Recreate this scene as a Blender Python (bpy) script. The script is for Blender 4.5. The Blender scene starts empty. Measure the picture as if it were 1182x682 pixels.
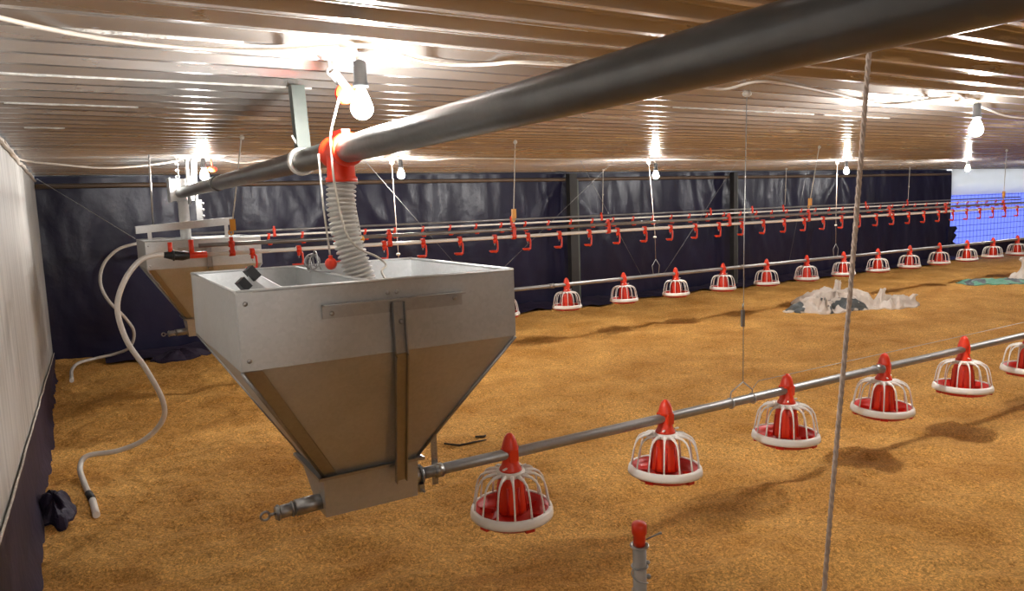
import bpy, math, random
from mathutils import Vector, Matrix, noise

random.seed(7)
SC = bpy.context.scene
COL = SC.collection
PI = math.pi
V = Vector

# ------------------------------------------------------------------ measures (metres)
CEIL = 2.107                      # underside of the ceiling sheet's low ribs
XL, XR = -0.307, 24.0             # left wall, far right end
YF, YB = -4.4, 9.905              # wall behind the photographer, back curtain
Y1, Z1 = 2.600, 0.558             # near feeder line
Y2, Z2 = 7.163, 0.652             # far feeder line
Y3, Y4, ZD = 5.162, 9.141, 1.344  # drinker lines
PITCH = 0.8625                    # feed pan spacing
AX, AZ, AR = 0.854, 1.803, 0.046  # cross auger pipe


# ------------------------------------------------------------------ materials
def mat(name, base, rough=0.5, metal=0.0, var=0.0, scale=8.0, stretch=(1, 1, 1), bump=0.0, bscale=40.0,
        spec=0.5, second=None, detail=4.0, trans=0.0, alpha=1.0):
    m = bpy.data.materials.new(name)
    m.use_nodes = True
    nt = m.node_tree
    b = nt.nodes['Principled BSDF']
    b.inputs['Base Color'].default_value = (*base, 1)
    b.inputs['Roughness'].default_value = rough
    b.inputs['Metallic'].default_value = metal
    b.inputs['Specular IOR Level'].default_value = spec
    if trans:
        b.inputs['Transmission Weight'].default_value = trans
    if alpha < 1:
        b.inputs['Alpha'].default_value = alpha
    tc = nt.nodes.new('ShaderNodeTexCoord')
    mp = nt.nodes.new('ShaderNodeMapping')
    mp.inputs['Scale'].default_value = stretch
    nt.links.new(tc.outputs['Object'], mp.inputs['Vector'])
    if var > 0 or second:
        n = nt.nodes.new('ShaderNodeTexNoise')
        n.inputs['Scale'].default_value = scale
        n.inputs['Detail'].default_value = detail
        nt.links.new(mp.outputs[0], n.inputs['Vector'])
        r = nt.nodes.new('ShaderNodeValToRGB')
        c2 = second or tuple(c * (1 - var) for c in base)
        r.color_ramp.elements[0].position = 0.35
        r.color_ramp.elements[1].position = 0.65
        r.color_ramp.elements[0].color = (*c2, 1)
        r.color_ramp.elements[1].color = (*base, 1)
        nt.links.new(n.outputs['Fac'], r.inputs[0])
        nt.links.new(r.outputs[0], b.inputs['Base Color'])
    if bump > 0:
        n2 = nt.nodes.new('ShaderNodeTexNoise')
        n2.inputs['Scale'].default_value = bscale
        n2.inputs['Detail'].default_value = 5
        nt.links.new(mp.outputs[0], n2.inputs['Vector'])
        bp = nt.nodes.new('ShaderNodeBump')
        bp.inputs['Strength'].default_value = bump
        bp.inputs['Distance'].default_value = 0.02
        nt.links.new(n2.outputs['Fac'], bp.inputs['Height'])
        nt.links.new(bp.outputs[0], b.inputs['Normal'])
    return m


def mat_litter():
    m = bpy.data.materials.new('rice_hull_litter')
    m.use_nodes = True
    nt = m.node_tree
    L = nt.links.new
    b = nt.nodes['Principled BSDF']
    b.inputs['Roughness'].default_value = 0.9
    b.inputs['Specular IOR Level'].default_value = 0.15
    tc = nt.nodes.new('ShaderNodeTexCoord')
    n1 = nt.nodes.new('ShaderNodeTexNoise'); n1.inputs['Scale'].default_value = 1.6; n1.inputs['Detail'].default_value = 6
    n2 = nt.nodes.new('ShaderNodeTexNoise'); n2.inputs['Scale'].default_value = 72; n2.inputs['Detail'].default_value = 6; n2.inputs['Distortion'].default_value = 1.2; n2.inputs['Roughness'].default_value = 0.68
    vo = nt.nodes.new('ShaderNodeTexVoronoi'); vo.inputs['Scale'].default_value = 120
    n3 = nt.nodes.new('ShaderNodeTexNoise'); n3.inputs['Scale'].default_value = 18; n3.inputs['Detail'].default_value = 5
    for n in (n1, n2, vo, n3):
        L(tc.outputs['Object'], n.inputs['Vector'])
    r1 = nt.nodes.new('ShaderNodeValToRGB')
    e = r1.color_ramp.elements
    e[0].position = 0.30; e[0].color = (0.50, 0.250, 0.058, 1)
    e[1].position = 0.72; e[1].color = (0.80, 0.475, 0.155, 1)
    L(n1.outputs['Fac'], r1.inputs[0])
    r2 = nt.nodes.new('ShaderNodeValToRGB')
    e = r2.color_ramp.elements
    e[0].position = 0.30; e[0].color = (0.30, 0.23, 0.17, 1)
    e[1].position = 0.60; e[1].color = (1.27, 1.25, 1.18, 1)
    L(n2.outputs['Fac'], r2.inputs[0])
    mx = nt.nodes.new('ShaderNodeMix'); mx.data_type = 'RGBA'; mx.blend_type = 'MULTIPLY'
    mx.inputs[0].default_value = 0.85
    L(r1.outputs[0], mx.inputs[6]); L(r2.outputs[0], mx.inputs[7])
    r3 = nt.nodes.new('ShaderNodeValToRGB')
    e = r3.color_ramp.elements
    e[0].position = 0.0; e[0].color = (0.52, 0.46, 0.40, 1)
    e[1].position = 1.0; e[1].color = (1.40, 1.36, 1.28, 1)
    L(vo.outputs['Color'], r3.inputs[0])
    mx2 = nt.nodes.new('ShaderNodeMix'); mx2.data_type = 'RGBA'; mx2.blend_type = 'MULTIPLY'
    mx2.inputs[0].default_value = 0.7
    L(mx.outputs[2], mx2.inputs[6]); L(r3.outputs[0], mx2.inputs[7])
    L(mx2.outputs[2], b.inputs['Base Color'])
    b1 = nt.nodes.new('ShaderNodeBump'); b1.inputs['Strength'].default_value = 0.7; b1.inputs['Distance'].default_value = 0.05
    L(n3.outputs['Fac'], b1.inputs['Height'])
    b2 = nt.nodes.new('ShaderNodeBump'); b2.inputs['Strength'].default_value = 0.9; b2.inputs['Distance'].default_value = 0.012
    L(n2.outputs['Fac'], b2.inputs['Height']); L(b1.outputs[0], b2.inputs['Normal'])
    L(b2.outputs[0], b.inputs['Normal'])
    return m


def mat_ceiling():
    m = bpy.data.materials.new('weathered_roof_sheet')
    m.use_nodes = True
    nt = m.node_tree
    L = nt.links.new
    b = nt.nodes['Principled BSDF']
    b.inputs['Metallic'].default_value = 0.78
    b.inputs['Roughness'].default_value = 0.3
    tc = nt.nodes.new('ShaderNodeTexCoord')
    mp = nt.nodes.new('ShaderNodeMapping'); mp.inputs['Scale'].default_value = (0.35, 7, 1)
    L(tc.outputs['Object'], mp.inputs['Vector'])
    n = nt.nodes.new('ShaderNodeTexNoise'); n.inputs['Scale'].default_value = 2.2; n.inputs['Detail'].default_value = 7
    L(mp.outputs[0], n.inputs['Vector'])
    r = nt.nodes.new('ShaderNodeValToRGB')
    e = r.color_ramp.elements
    e[0].position = 0.3; e[0].color = (0.42, 0.385, 0.36, 1)
    e[1].position = 0.7; e[1].color = (0.62, 0.585, 0.555, 1)
    L(n.outputs['Fac'], r.inputs[0])
    # chalky white runs along single ribs
    mp2 = nt.nodes.new('ShaderNodeMapping'); mp2.inputs['Scale'].default_value = (0.8, 9, 1)
    mp2.inputs['Location'].default_value = (3.1, 1.7, 0)
    L(tc.outputs['Object'], mp2.inputs['Vector'])
    n2 = nt.nodes.new('ShaderNodeTexNoise'); n2.inputs['Scale'].default_value = 1.0; n2.inputs['Detail'].default_value = 9
    n2.inputs['Roughness'].default_value = 0.65
    L(mp2.outputs[0], n2.inputs['Vector'])
    r2 = nt.nodes.new('ShaderNodeValToRGB')
    e = r2.color_ramp.elements
    e[0].position = 0.61; e[0].color = (0, 0, 0, 1)
    e[1].position = 0.65; e[1].color = (1, 1, 1, 1)
    L(n2.outputs['Fac'], r2.inputs[0])
    mx = nt.nodes.new('ShaderNodeMix'); mx.data_type = 'RGBA'
    L(r2.outputs[0], mx.inputs[0]); L(r.outputs[0], mx.inputs[6]); mx.inputs[7].default_value = (0.86, 0.84, 0.8, 1)
    L(mx.outputs[2], b.inputs['Base Color'])
    ro = nt.nodes.new('ShaderNodeMapRange')
    ro.inputs[3].default_value = 0.19; ro.inputs[4].default_value = 0.33
    L(n.outputs['Fac'], ro.inputs[0]); L(ro.outputs[0], b.inputs['Roughness'])
    bp = nt.nodes.new('ShaderNodeBump'); bp.inputs['Strength'].default_value = 0.25; bp.inputs['Distance'].default_value = 0.01
    L(n.outputs['Fac'], bp.inputs['Height']); L(bp.outputs[0], b.inputs['Normal'])
    return m


def mat_galv(name, base=(0.48, 0.485, 0.48), rough=0.42, metal=0.6):
    m = bpy.data.materials.new(name)
    m.use_nodes = True
    nt = m.node_tree
    L = nt.links.new
    b = nt.nodes['Principled BSDF']
    b.inputs['Metallic'].default_value = metal
    tc = nt.nodes.new('ShaderNodeTexCoord')
    vo = nt.nodes.new('ShaderNodeTexVoronoi'); vo.inputs['Scale'].default_value = 90
    n = nt.nodes.new('ShaderNodeTexNoise'); n.inputs['Scale'].default_value = 5; n.inputs['Detail'].default_value = 5
    L(tc.outputs['Object'], vo.inputs['Vector']); L(tc.outputs['Object'], n.inputs['Vector'])
    ad = nt.nodes.new('ShaderNodeMath'); ad.operation = 'MULTIPLY_ADD'
    L(vo.outputs['Color'], ad.inputs[0]); ad.inputs[1].default_value = 0.3; L(n.outputs['Fac'], ad.inputs[2])
    r = nt.nodes.new('ShaderNodeValToRGB')
    e = r.color_ramp.elements
    e[0].position = 0.35; e[0].color = (*[c * 0.86 for c in base], 1)
    e[1].position = 0.95; e[1].color = (*[c * 1.08 for c in base], 1)
    L(ad.outputs[0], r.inputs[0]); L(r.outputs[0], b.inputs['Base Color'])
    ro = nt.nodes.new('ShaderNodeMapRange')
    ro.inputs[3].default_value = rough - 0.07; ro.inputs[4].default_value = rough + 0.08
    L(n.outputs['Fac'], ro.inputs[0]); L(ro.outputs[0], b.inputs['Roughness'])
    return m


def mat_emit(name, col, strength):
    m = bpy.data.materials.new(name)
    m.use_nodes = True
    b = m.node_tree.nodes['Principled BSDF']
    b.inputs['Base Color'].default_value = (*col, 1)
    b.inputs['Emission Color'].default_value = (*col, 1)
    b.inputs['Emission Strength'].default_value = strength
    return m


def mat_panel():
    """white washed wall panel, dirty in vertical streaks"""
    m = mat('whitewashed_panel', (0.52, 0.505, 0.475), 0.6, var=0.32, scale=3.0, stretch=(1, 5, 0.45), bump=0.15, bscale=12)
    return m


def mat_sack(name, base, dark, lo, hi, scale):
    m = bpy.data.materials.new(name)
    m.use_nodes = True
    nt = m.node_tree
    L = nt.links.new
    b = nt.nodes['Principled BSDF']; b.inputs['Roughness'].default_value = 0.55
    tc = nt.nodes.new('ShaderNodeTexCoord')
    n = nt.nodes.new('ShaderNodeTexNoise'); n.inputs['Scale'].default_value = scale; n.inputs['Detail'].default_value = 2
    L(tc.outputs['Object'], n.inputs['Vector'])
    r = nt.nodes.new('ShaderNodeValToRGB')
    e = r.color_ramp.elements
    e[0].position = lo; e[0].color = (*base, 1)
    e[1].position = hi; e[1].color = (*dark, 1)
    L(n.outputs['Fac'], r.inputs[0]); L(r.outputs[0], b.inputs['Base Color'])
    n2 = nt.nodes.new('ShaderNodeTexNoise'); n2.inputs['Scale'].default_value = 22; n2.inputs['Detail'].default_value = 4
    L(tc.outputs['Object'], n2.inputs['Vector'])
    bp = nt.nodes.new('ShaderNodeBump'); bp.inputs['Strength'].default_value = 0.6; bp.inputs['Distance'].default_value = 0.03
    L(n2.outputs['Fac'], bp.inputs['Height']); L(bp.outputs[0], b.inputs['Normal'])
    return m


M = {}
M['litter'] = mat_litter()
M['ceiling'] = mat_ceiling()
M['galv'] = mat_galv('galvanized_sheet')
M['zinc'] = mat_galv('zinc_steel', (0.36, 0.355, 0.35), 0.30, 0.9)
M['zinc_light'] = mat_galv('bright_zinc_steel', (0.40, 0.39, 0.38), 0.32, 0.9)
M['pipe_steel'] = mat_galv('galvanized_tube', (0.36, 0.36, 0.36), 0.40, 0.75)
M['panel'] = mat_panel()
M['skirt'] = mat('purple_black_tarp', (0.030, 0.021, 0.045), 0.6, var=0.35, scale=5, bump=0.4, bscale=9, spec=0.2)
M['navy'] = mat('navy_tarpaulin', (0.015, 0.0135, 0.038), 0.30, var=0.3, scale=1.5, bump=0.32, bscale=6.5, spec=0.30)
def mat_translucent(name, col, back, share):
    m = bpy.data.materials.new(name); m.use_nodes = True
    nt = m.node_tree; b = nt.nodes['Principled BSDF']; out = nt.nodes['Material Output']
    n = nt.nodes.new('ShaderNodeTexNoise'); n.inputs['Scale'].default_value = 2.0; n.inputs['Detail'].default_value = 4
    tc = nt.nodes.new('ShaderNodeTexCoord'); nt.links.new(tc.outputs['Object'], n.inputs['Vector'])
    bp = nt.nodes.new('ShaderNodeBump'); bp.inputs['Strength'].default_value = 0.5; bp.inputs['Distance'].default_value = 0.04
    nt.links.new(n.outputs['Fac'], bp.inputs['Height']); nt.links.new(bp.outputs[0], b.inputs['Normal'])
    b.inputs['Base Color'].default_value = (*col, 1); b.inputs['Roughness'].default_value = 0.35
    t = nt.nodes.new('ShaderNodeBsdfTranslucent'); t.inputs[0].default_value = (*back, 1)
    mx = nt.nodes.new('ShaderNodeMixShader'); mx.inputs[0].default_value = share
    nt.links.new(b.outputs[0], mx.inputs[1]); nt.links.new(t.outputs[0], mx.inputs[2]); nt.links.new(mx.outputs[0], out.inputs[0])
    return m


M['blue_sheet'] = mat_translucent('daylit_blue_tarpaulin', (0.10, 0.13, 0.62), (0.20, 0.25, 0.95), 0.8)
M['white_sheet'] = mat_translucent('white_plastic_sheet', (0.66, 0.65, 0.63), (0.80, 0.79, 0.76), 0.55)
M['mesh_wire'] = mat('dark_mesh_wire', (0.05, 0.07, 0.38), 0.5)
M['dark_post'] = mat('dark_timber', (0.030, 0.028, 0.027), 0.6, var=0.3, scale=6)
M['rail'] = mat('brown_timber_rail', (0.15, 0.10, 0.065), 0.5, var=0.35, scale=5, stretch=(0.3, 3, 3))
M['auger'] = mat('grey_painted_pipe', (0.135, 0.133, 0.130), 0.30, 0.35, var=0.3, scale=6, bump=0.04, bscale=30)
M['red'] = mat('red_plastic', (0.72, 0.036, 0.006), 0.38, var=0.12, scale=9)
M['red_dark'] = mat('deep_red_plastic', (0.54, 0.014, 0.006), 0.42, var=0.12, scale=9)
M['white'] = mat('white_plastic', (0.80, 0.76, 0.71), 0.42, var=0.06, scale=10)
M['pvc'] = mat('white_water_pipe', (0.80, 0.76, 0.70), 0.33, var=0.08, scale=6)
M['grey_pipe'] = mat('grey_support_pipe', (0.27, 0.265, 0.26), 0.35, 0.6, var=0.15, scale=8)
M['black'] = mat('black_plastic', (0.008, 0.008, 0.009), 0.55, var=0.2, scale=20)
M['hose'] = mat('milky_hose', (0.62, 0.58, 0.53), 0.35, var=0.12, scale=20)
M['duct'] = mat('corrugated_duct', (0.52, 0.50, 0.47), 0.38, var=0.14, scale=20)
M['rope'] = mat('white_rope', (0.62, 0.57, 0.50), 0.8, var=0.25, scale=60)
M['rope_brown'] = mat('grimy_rope', (0.42, 0.32, 0.255), 0.85, var=0.3, scale=50)
M['chalk'] = mat('chalky_sealant', (0.70, 0.68, 0.64), 0.8, var=0.25, scale=30, bump=0.5, bscale=60)
M['dark_wire'] = mat('dull_grey_wire', (0.17, 0.165, 0.16), 0.5, 0.4, var=0.1)
M['wire'] = mat('thin_steel_wire', (0.42, 0.41, 0.40), 0.4, 0.6, var=0.1)
M['cable'] = mat('white_electric_cable', (0.66, 0.58, 0.50), 0.5, var=0.12, scale=8)
M['yellow'] = mat('yellow_plastic', (0.75, 0.33, 0.03), 0.45, var=0.1)
M['bracket'] = mat('grey_green_bracket', (0.10, 0.115, 0.10), 0.5, 0.2, var=0.2, scale=9)
M['bulb'] = mat_emit('lit_bulb_diffuser', (1.0, 0.975, 0.94), 320.0)
M['sack'] = mat_sack('woven_white_sack', (0.74, 0.67, 0.60), (0.62, 0.53, 0.46), 0.45, 0.75, 6)
M['sack_print'] = mat_sack('printed_white_sack', (0.74, 0.67, 0.60), (0.10, 0.115, 0.12), 0.50, 0.53, 4.2)
M['sack_green'] = mat_sack('green_printed_sack', (0.13, 0.36, 0.25), (0.10, 0.12, 0.13), 0.52, 0.56, 3.0)
M['twig'] = mat('dark_twig', (0.05, 0.035, 0.022), 0.8, var=0.3, scale=30)
M['clear_tube'] = mat('cloudy_tube', (0.40, 0.36, 0.32), 0.25, var=0.2, scale=14)


# ------------------------------------------------------------------ mesh building
class MB:
    def __init__(s):
        s.v = []; s.f = []; s.sm = []

    def face(s, idx, smooth=False):
        s.f.append(idx); s.sm.append(smooth)

    def box(s, c, size, rot=None):
        cx, cy, cz = c; a, b, d = [q / 2 for q in size]
        n = len(s.v)
        for sx, sy, sz in ((-1, -1, -1), (1, -1, -1), (1, 1, -1), (-1, 1, -1), (-1, -1, 1), (1, -1, 1), (1, 1, 1), (-1, 1, 1)):
            p = V((sx * a, sy * b, sz * d))
            if rot is not None: p = rot @ p
            s.v.append(p + V(c))
        for q in ((0, 3, 2, 1), (4, 5, 6, 7), (0, 1, 5, 4), (1, 2, 6, 5), (2, 3, 7, 6), (3, 0, 4, 7)):
            s.face([n + k for k in q])
        return s

    def hexa(s, lo, hi):
        """closed solid from a lower and an upper quad (each 4 points, same winding)"""
        n = len(s.v)
        s.v += [V(p) for p in lo] + [V(p) for p in hi]
        for q in ((0, 3, 2, 1), (4, 5, 6, 7), (0, 1, 5, 4), (1, 2, 6, 5), (2, 3, 7, 6), (3, 0, 4, 7)):
            s.face([n + k for k in q])
        return s

    def slab(s, pts, nrm, t):
        """polygon pts extruded by t along nrm"""
        nrm = V(nrm).normalized() * t
        n = len(s.v); k = len(pts)
        s.v += [V(p) for p in pts] + [V(p) + nrm for p in pts]
        s.face(list(range(n + k - 1, n - 1, -1))); s.face(list(range(n + k, n + 2 * k)))
        for i in range(k):
            j = (i + 1) % k
            s.face([n + i, n + j, n + k + j, n + k + i])
        return s

    def tube(s, pts, r, n=8, cap=True):
        pts = [V(p) for p in pts]
        rs = r if isinstance(r, (list, tuple)) else [r] * len(pts)
        base = len(s.v)
        up = None
        for i, p in enumerate(pts):
            a = pts[max(0, i - 1)]; b = pts[min(len(pts) - 1, i + 1)]
            d = (b - a)
            if d.length < 1e-9: d = V((0, 0, 1))
            d.normalize()
            if up is None:
                up = V((0, 0, 1)) if abs(d.z) < 0.9 else V((1, 0, 0))
            x = up - d * up.dot(d)
            if x.length < 1e-6:
                x = V((1, 0, 0)) - d * d.x
            x.normalize(); y = d.cross(x); up = x
            for k in range(n):
                t = 2 * PI * k / n
                s.v.append(p + (x * math.cos(t) + y * math.sin(t)) * rs[i])
        for i in range(len(pts) - 1):
            for k in range(n):
                k2 = (k + 1) % n
                s.face([base + i * n + k, base + i * n + k2, base + (i + 1) * n + k2, base + (i + 1) * n + k], True)
        if cap:
            s.face([base + k for k in range(n - 1, -1, -1)])
            e = base + (len(pts) - 1) * n
            s.face([e + k for k in range(n)])
        return s

    def lathe(s, prof, c=(0, 0, 0), n=24, axis='z', smooth=True):
        base = len(s.v); c = V(c)
        for r, z in prof:
            for k in range(n):
                t = 2 * PI * k / n
                p = V((r * math.cos(t), r * math.sin(t), z))
                if axis == 'x': p = V((p.z, p.x, p.y))
                elif axis == 'y': p = V((p.y, p.z, p.x))
                s.v.append(p + c)
        for i in range(len(prof) - 1):
            for k in range(n):
                k2 = (k + 1) % n
                s.face([base + i * n + k, base + i * n + k2, base + (i + 1) * n + k2, base + (i + 1) * n + k], smooth)
        if prof[0][0] > 1e-5 and prof[0] != prof[-1]: s.face([base + k for k in range(n - 1, -1, -1)])
        if prof[-1][0] > 1e-5 and prof[0] != prof[-1]:
            e = base + (len(prof) - 1) * n
            s.face([e + k for k in range(n)])
        return s

    def ring(s, c, R, r, axis='z', n=24, m=8, squash=1.0):
        prof = [(R + r * math.cos(2 * PI * k / m), r * squash * math.sin(2 * PI * k / m)) for k in range(m)]
        prof.append(prof[0])
        return s.lathe(prof, c, n, axis)

    def ball(s, c, r, n=14, m=8, sq=(1, 1, 1)):
        base = len(s.v); c = V(c)
        for i in range(m + 1):
            a = PI * i / m
            for k in range(n):
                t = 2 * PI * k / n
                s.v.append(c + V((r * math.sin(a) * math.cos(t) * sq[0], r * math.sin(a) * math.sin(t) * sq[1], -r * math.cos(a) * sq[2])))
        for i in range(m):
            for k in range(n):
                k2 = (k + 1) % n
                s.face([base + i * n + k, base + i * n + k2, base + (i + 1) * n + k2, base + (i + 1) * n + k], True)
        return s

    def grid(s, nx, ny, fn, smooth=True):
        base = len(s.v)
        for j in range(ny):
            for i in range(nx):
                s.v.append(V(fn(i, j)))
        for j in range(ny - 1):
            for i in range(nx - 1):
                a = base + j * nx + i
                s.face([a, a + 1, a + nx + 1, a + nx], smooth)
        return s

    def build(s, name, m, parent=None, label=None):
        me = bpy.data.meshes.new(name)
        off = V((0, 0, 0))
        p = parent
        while p is not None:
            off += p.location; p = p.parent
        me.from_pydata([tuple(q - off) for q in s.v], [], s.f)
        me.polygons.foreach_set('use_smooth', s.sm)
        me.validate(clean_customdata=False)
        me.update()
        me.materials.append(M[m] if isinstance(m, str) else m)
        o = bpy.data.objects.new(name, me)
        COL.objects.link(o)
        if parent is not None: o.parent = parent
        if label: o['label'] = label
        return o


def tag(o, label, cat, group=None, kind=None):
    if label: o['label'] = label
    if cat: o['category'] = cat
    if group: o['group'] = group
    if kind: o['kind'] = kind
    return o


def thing(name, label, cat, loc=(0, 0, 0), group=None):
    o = bpy.data.objects.new(name, None)
    o.empty_display_size = 0.1
    COL.objects.link(o)
    o.location = loc
    return tag(o, label, cat, group)


def single(name, mb, m, label, cat, loc, group=None):
    """a thing that is one mesh, its origin put at loc"""
    mb.v = [V(q) - V(loc) for q in mb.v]
    o = mb.build(name, m)
    o.location = loc
    return tag(o, label, cat, group)


def struct(name, mb, m, parent=None):
    o = mb.build(name, m, parent)
    if parent is None: o['kind'] = 'structure'
    return o


def copy_tree(o, parent=None):
    c = o.copy(); COL.objects.link(c)
    c.parent = parent
    if parent is not None: c.matrix_parent_inverse = o.matrix_parent_inverse.copy()
    for ch in list(o.children):
        copy_tree(ch, c)
    return c


def smooth_path(pts, n=8):
    """Catmull-Rom through pts"""
    P = [V(p) for p in pts]
    P = [P[0] * 2 - P[1]] + P + [P[-1] * 2 - P[-2]]
    out = []
    for i in range(1, len(P) - 2):
        for k in range(n):
            t = k / n
            a, b, c, d = P[i - 1], P[i], P[i + 1], P[i + 2]
            out.append(0.5 * ((2 * b) + (c - a) * t + (2 * a - 5 * b + 4 * c - d) * t * t + (3 * b - a - 3 * c + d) * t ** 3))
    out.append(P[-2])
    return out


def nz(x, y, z=0.0):
    return noise.noise(V((x, y, z)))


def litter_h(x, y):
    h = 0.034 * nz(x * 0.9, y * 0.9, 1.3) + 0.030 * nz(x * 2.0, y * 2.6, 5.1) + 0.028 * nz(x * 4.5 + 0.6 * nz(x * 3, y * 3), y * 6.5, 2.2) + 0.014 * nz(x * 11, y * 15, 8.8)
    return h


# ------------------------------------------------------------------ the setting
def axis_steps(a, b, dense_lo, dense_hi, fine, coarse):
    out = [a]
    while out[-1] < b - 1e-6:
        x = out[-1]
        d = 0 if dense_lo <= x <= dense_hi else min(abs(x - dense_lo), abs(x - dense_hi))
        out.append(min(b, x + fine + (coarse - fine) * min(1, d / 6)))
    return out


xs = axis_steps(XL, XR, -0.3, 4.0, 0.026, 0.16)
ys = axis_steps(YF, YB, 1.5, 6.5, 0.026, 0.12)
fl = MB().grid(len(xs), len(ys), lambda i, j: (xs[i], ys[j], litter_h(xs[i], ys[j])))
struct('floor', fl, 'litter')

# ceiling: trapezoidal sheet, ribs run along X
prof = []
RIB = 0.19
y = YF - 0.05
while y < YB + 0.15:
    for dy, dz in ((0.0, 0.0), (0.030, 0.0), (0.048, 0.032), (0.085, 0.032), (0.090, 0.024), (0.100, 0.024), (0.105, 0.032), (0.130, 0.032),
                   (0.135, 0.024), (0.145, 0.024), (0.150, 0.032), (0.172, 0.032)):
        prof.append((y + dy, CEIL + dz))
    y += RIB
xs_c = [XL - 0.05 + (XR - XL + 0.1) * k / 60 for k in range(61)]
ce = MB()
ce.grid(len(prof), len(xs_c), lambda i, j: (xs_c[j], prof[i][0], prof[i][1] + 0.004 * nz(xs_c[j] * 0.8, prof[i][0] * 0.7, 3)), smooth=False)
n0 = len(ce.v)
ce.v += [V((XL - .05, YF - .05, CEIL + .07)), V((XR + .05, YF - .05, CEIL + .07)), V((XR + .05, YB + .15, CEIL + .07)), V((XL - .05, YB + .15, CEIL + .07))]
ce.face([n0, n0 + 1, n0 + 2, n0 + 3])
struct('ceiling', ce, 'ceiling')

# chalky sealant runs smeared along single ribs
for sid, (xa, xb, yy, wd) in enumerate(((-0.29, 0.92, 3.135, 0.022), (-0.20, 0.32, 4.010, 0.024), (-0.06, 0.50, 2.345, 0.030), (2.95, 4.15, 3.235, 0.020), (4.25, 4.95, 3.225, 0.022), (-0.17, 0.02, 4.87, 0.025))):
    k0 = round((yy - (YF - 0.05) - 0.015) / RIB); yy = YF - 0.05 + 0.015 + RIB * k0
    n_ = int((xb - xa) / 0.02)
    sm = MB().grid(n_, 5, lambda i, j: (xa + (xb - xa) * i / (n_ - 1), yy + wd * (j / 4 - 0.5) * (0.5 + 0.9 * abs(nz(i * 0.11, sid * 3.3))) + 0.004 * nz(i * 0.3, sid),
                                        CEIL + 0.004 * nz((xa + (xb - xa) * i / (n_ - 1)) * 0.8, yy * 0.7, 3) - (0.006 + 0.004 * nz(i * 0.4, j * 0.9, sid)) * (1 if 0 < j < 4 else -0.6)))
    struct('trim_%d' % (4 + sid), sm, 'chalk')

# left wall: whitewashed panel; purple-black tarp skirt along its foot
struct('wall_left', MB().box((XL - 0.03, (YF + YB) / 2, CEIL / 2 - 0.03), (0.06, YB - YF + 0.1, CEIL - 0.03)), 'panel')


def skirt_top(y):
    a = 0.545 + (0.445 - 0.545) * (y - 2.9) / 1.6 if y < 4.5 else 0.445 + (0.10 - 0.445) * (y - 4.5) / 5.4
    return max(0.06, min(0.6, a)) + 0.012 * nz(y * 3, 4.4)


sy = [YF + (YB - 0.02 - YF) * k / 160 for k in range(161)]
sk = MB().grid(161, 7, lambda i, j: (XL + 0.012 + 0.010 * (1 + nz(sy[i] * 2.2, j * 0.4, 7)) * (1 - j / 6) + (0.05 * max(0, 1 - j / 2)), sy[i],
                                      -0.05 + (skirt_top(sy[i]) + 0.05) * j / 6))
struct('baseboard_left', sk, 'skirt')
# pale torn edge along the skirt's top
struct('trim_1', MB().tube([(XL + 0.012, q, skirt_top(q) + 0.004 * nz(q * 9, 1)) for q in sy[::1]], [0.005 + 0.003 * abs(nz(q * 7, 3)) for q in sy], 6), 'rope')
# broken foam bead along the wall's top edge
struct('trim_2', MB().tube([(XL + 0.012 + 0.012 * nz(q * 3, 2), q, CEIL - 0.055 + 0.02 * nz(q * 4, 6)) for q in sy], [0.014 + 0.008 * nz(q * 5, 9) for q in sy], 6), 'cable')

# back wall of navy tarpaulin, hung in loose folds
XT = 17.98


def tarp_y(x, z):
    u = z / CEIL
    f = 0.030 * nz(x * 1.7, z * 0.35, 2.0) + 0.018 * nz(x * 4.3, z * 0.7, 5.0) + 0.010 * nz(x * 9 + z * 2.5, z * 2.2, 8.0)
    for px in (6.86, 10.48, 3.3, 13.8):
        d = x - px
        # tension folds fanning from the posts' tops
        for sgn in (-1, 1):
            w = sgn * d - (CEIL - z) * 0.75
            f -= 0.028 * math.exp(-(w / 0.10) ** 2) * max(0, u - 0.1) * (1 if d * sgn > 0 else 0)
    return YB - 0.03 + f


nx, nzv = 330, 40
bw = MB().grid(nx, nzv, lambda i, j: (XL - 0.02 + (XT - XL) * i / (nx - 1), tarp_y(XL + (XT - XL) * i / (nx - 1), CEIL * j / (nzv - 1)), -0.04 + (CEIL + 0.01) * j / (nzv - 1)))
bw.box(((XL + XT) / 2, YB + 0.12, CEIL / 2), (XT - XL, 0.04, CEIL))
struct('wall_back', bw, 'navy')
# where the curtain stops: dark foot strip
struct('trim_3', MB().box(((XT + XR) / 2, YB + 0.02, 0.13), (XR - XT, 0.06, 0.34)), 'skirt')
# tarp apron lying along the back wall's foot
ap = MB().grid(220, 6, lambda i, j: (0.2 + 18.0 * i / 219, YB - 0.10 - (0.55 + 0.10 * nz(i * 0.09, 2.2)) * (1 - j / 5),
                                    0.030 + 0.020 * nz(i * 0.31, j * 0.6, 4) + 0.03 * (j / 5) + litter_h(0.2 + 18.0 * i / 219, YB - 0.65 + 0.11 * j)))
struct('baseboard_back', ap, 'skirt')
# ends of the shed that the photograph does not show
struct('wall_front', MB().box(((XL + XR) / 2, YF - 0.03, CEIL / 2), (XR - XL, 0.06, CEIL)), 'panel')
struct('wall_right', MB().box((XR + 0.03, (YF + YB) / 2, CEIL / 2), (0.06, YB - YF, CEIL)), 'panel')

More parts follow.
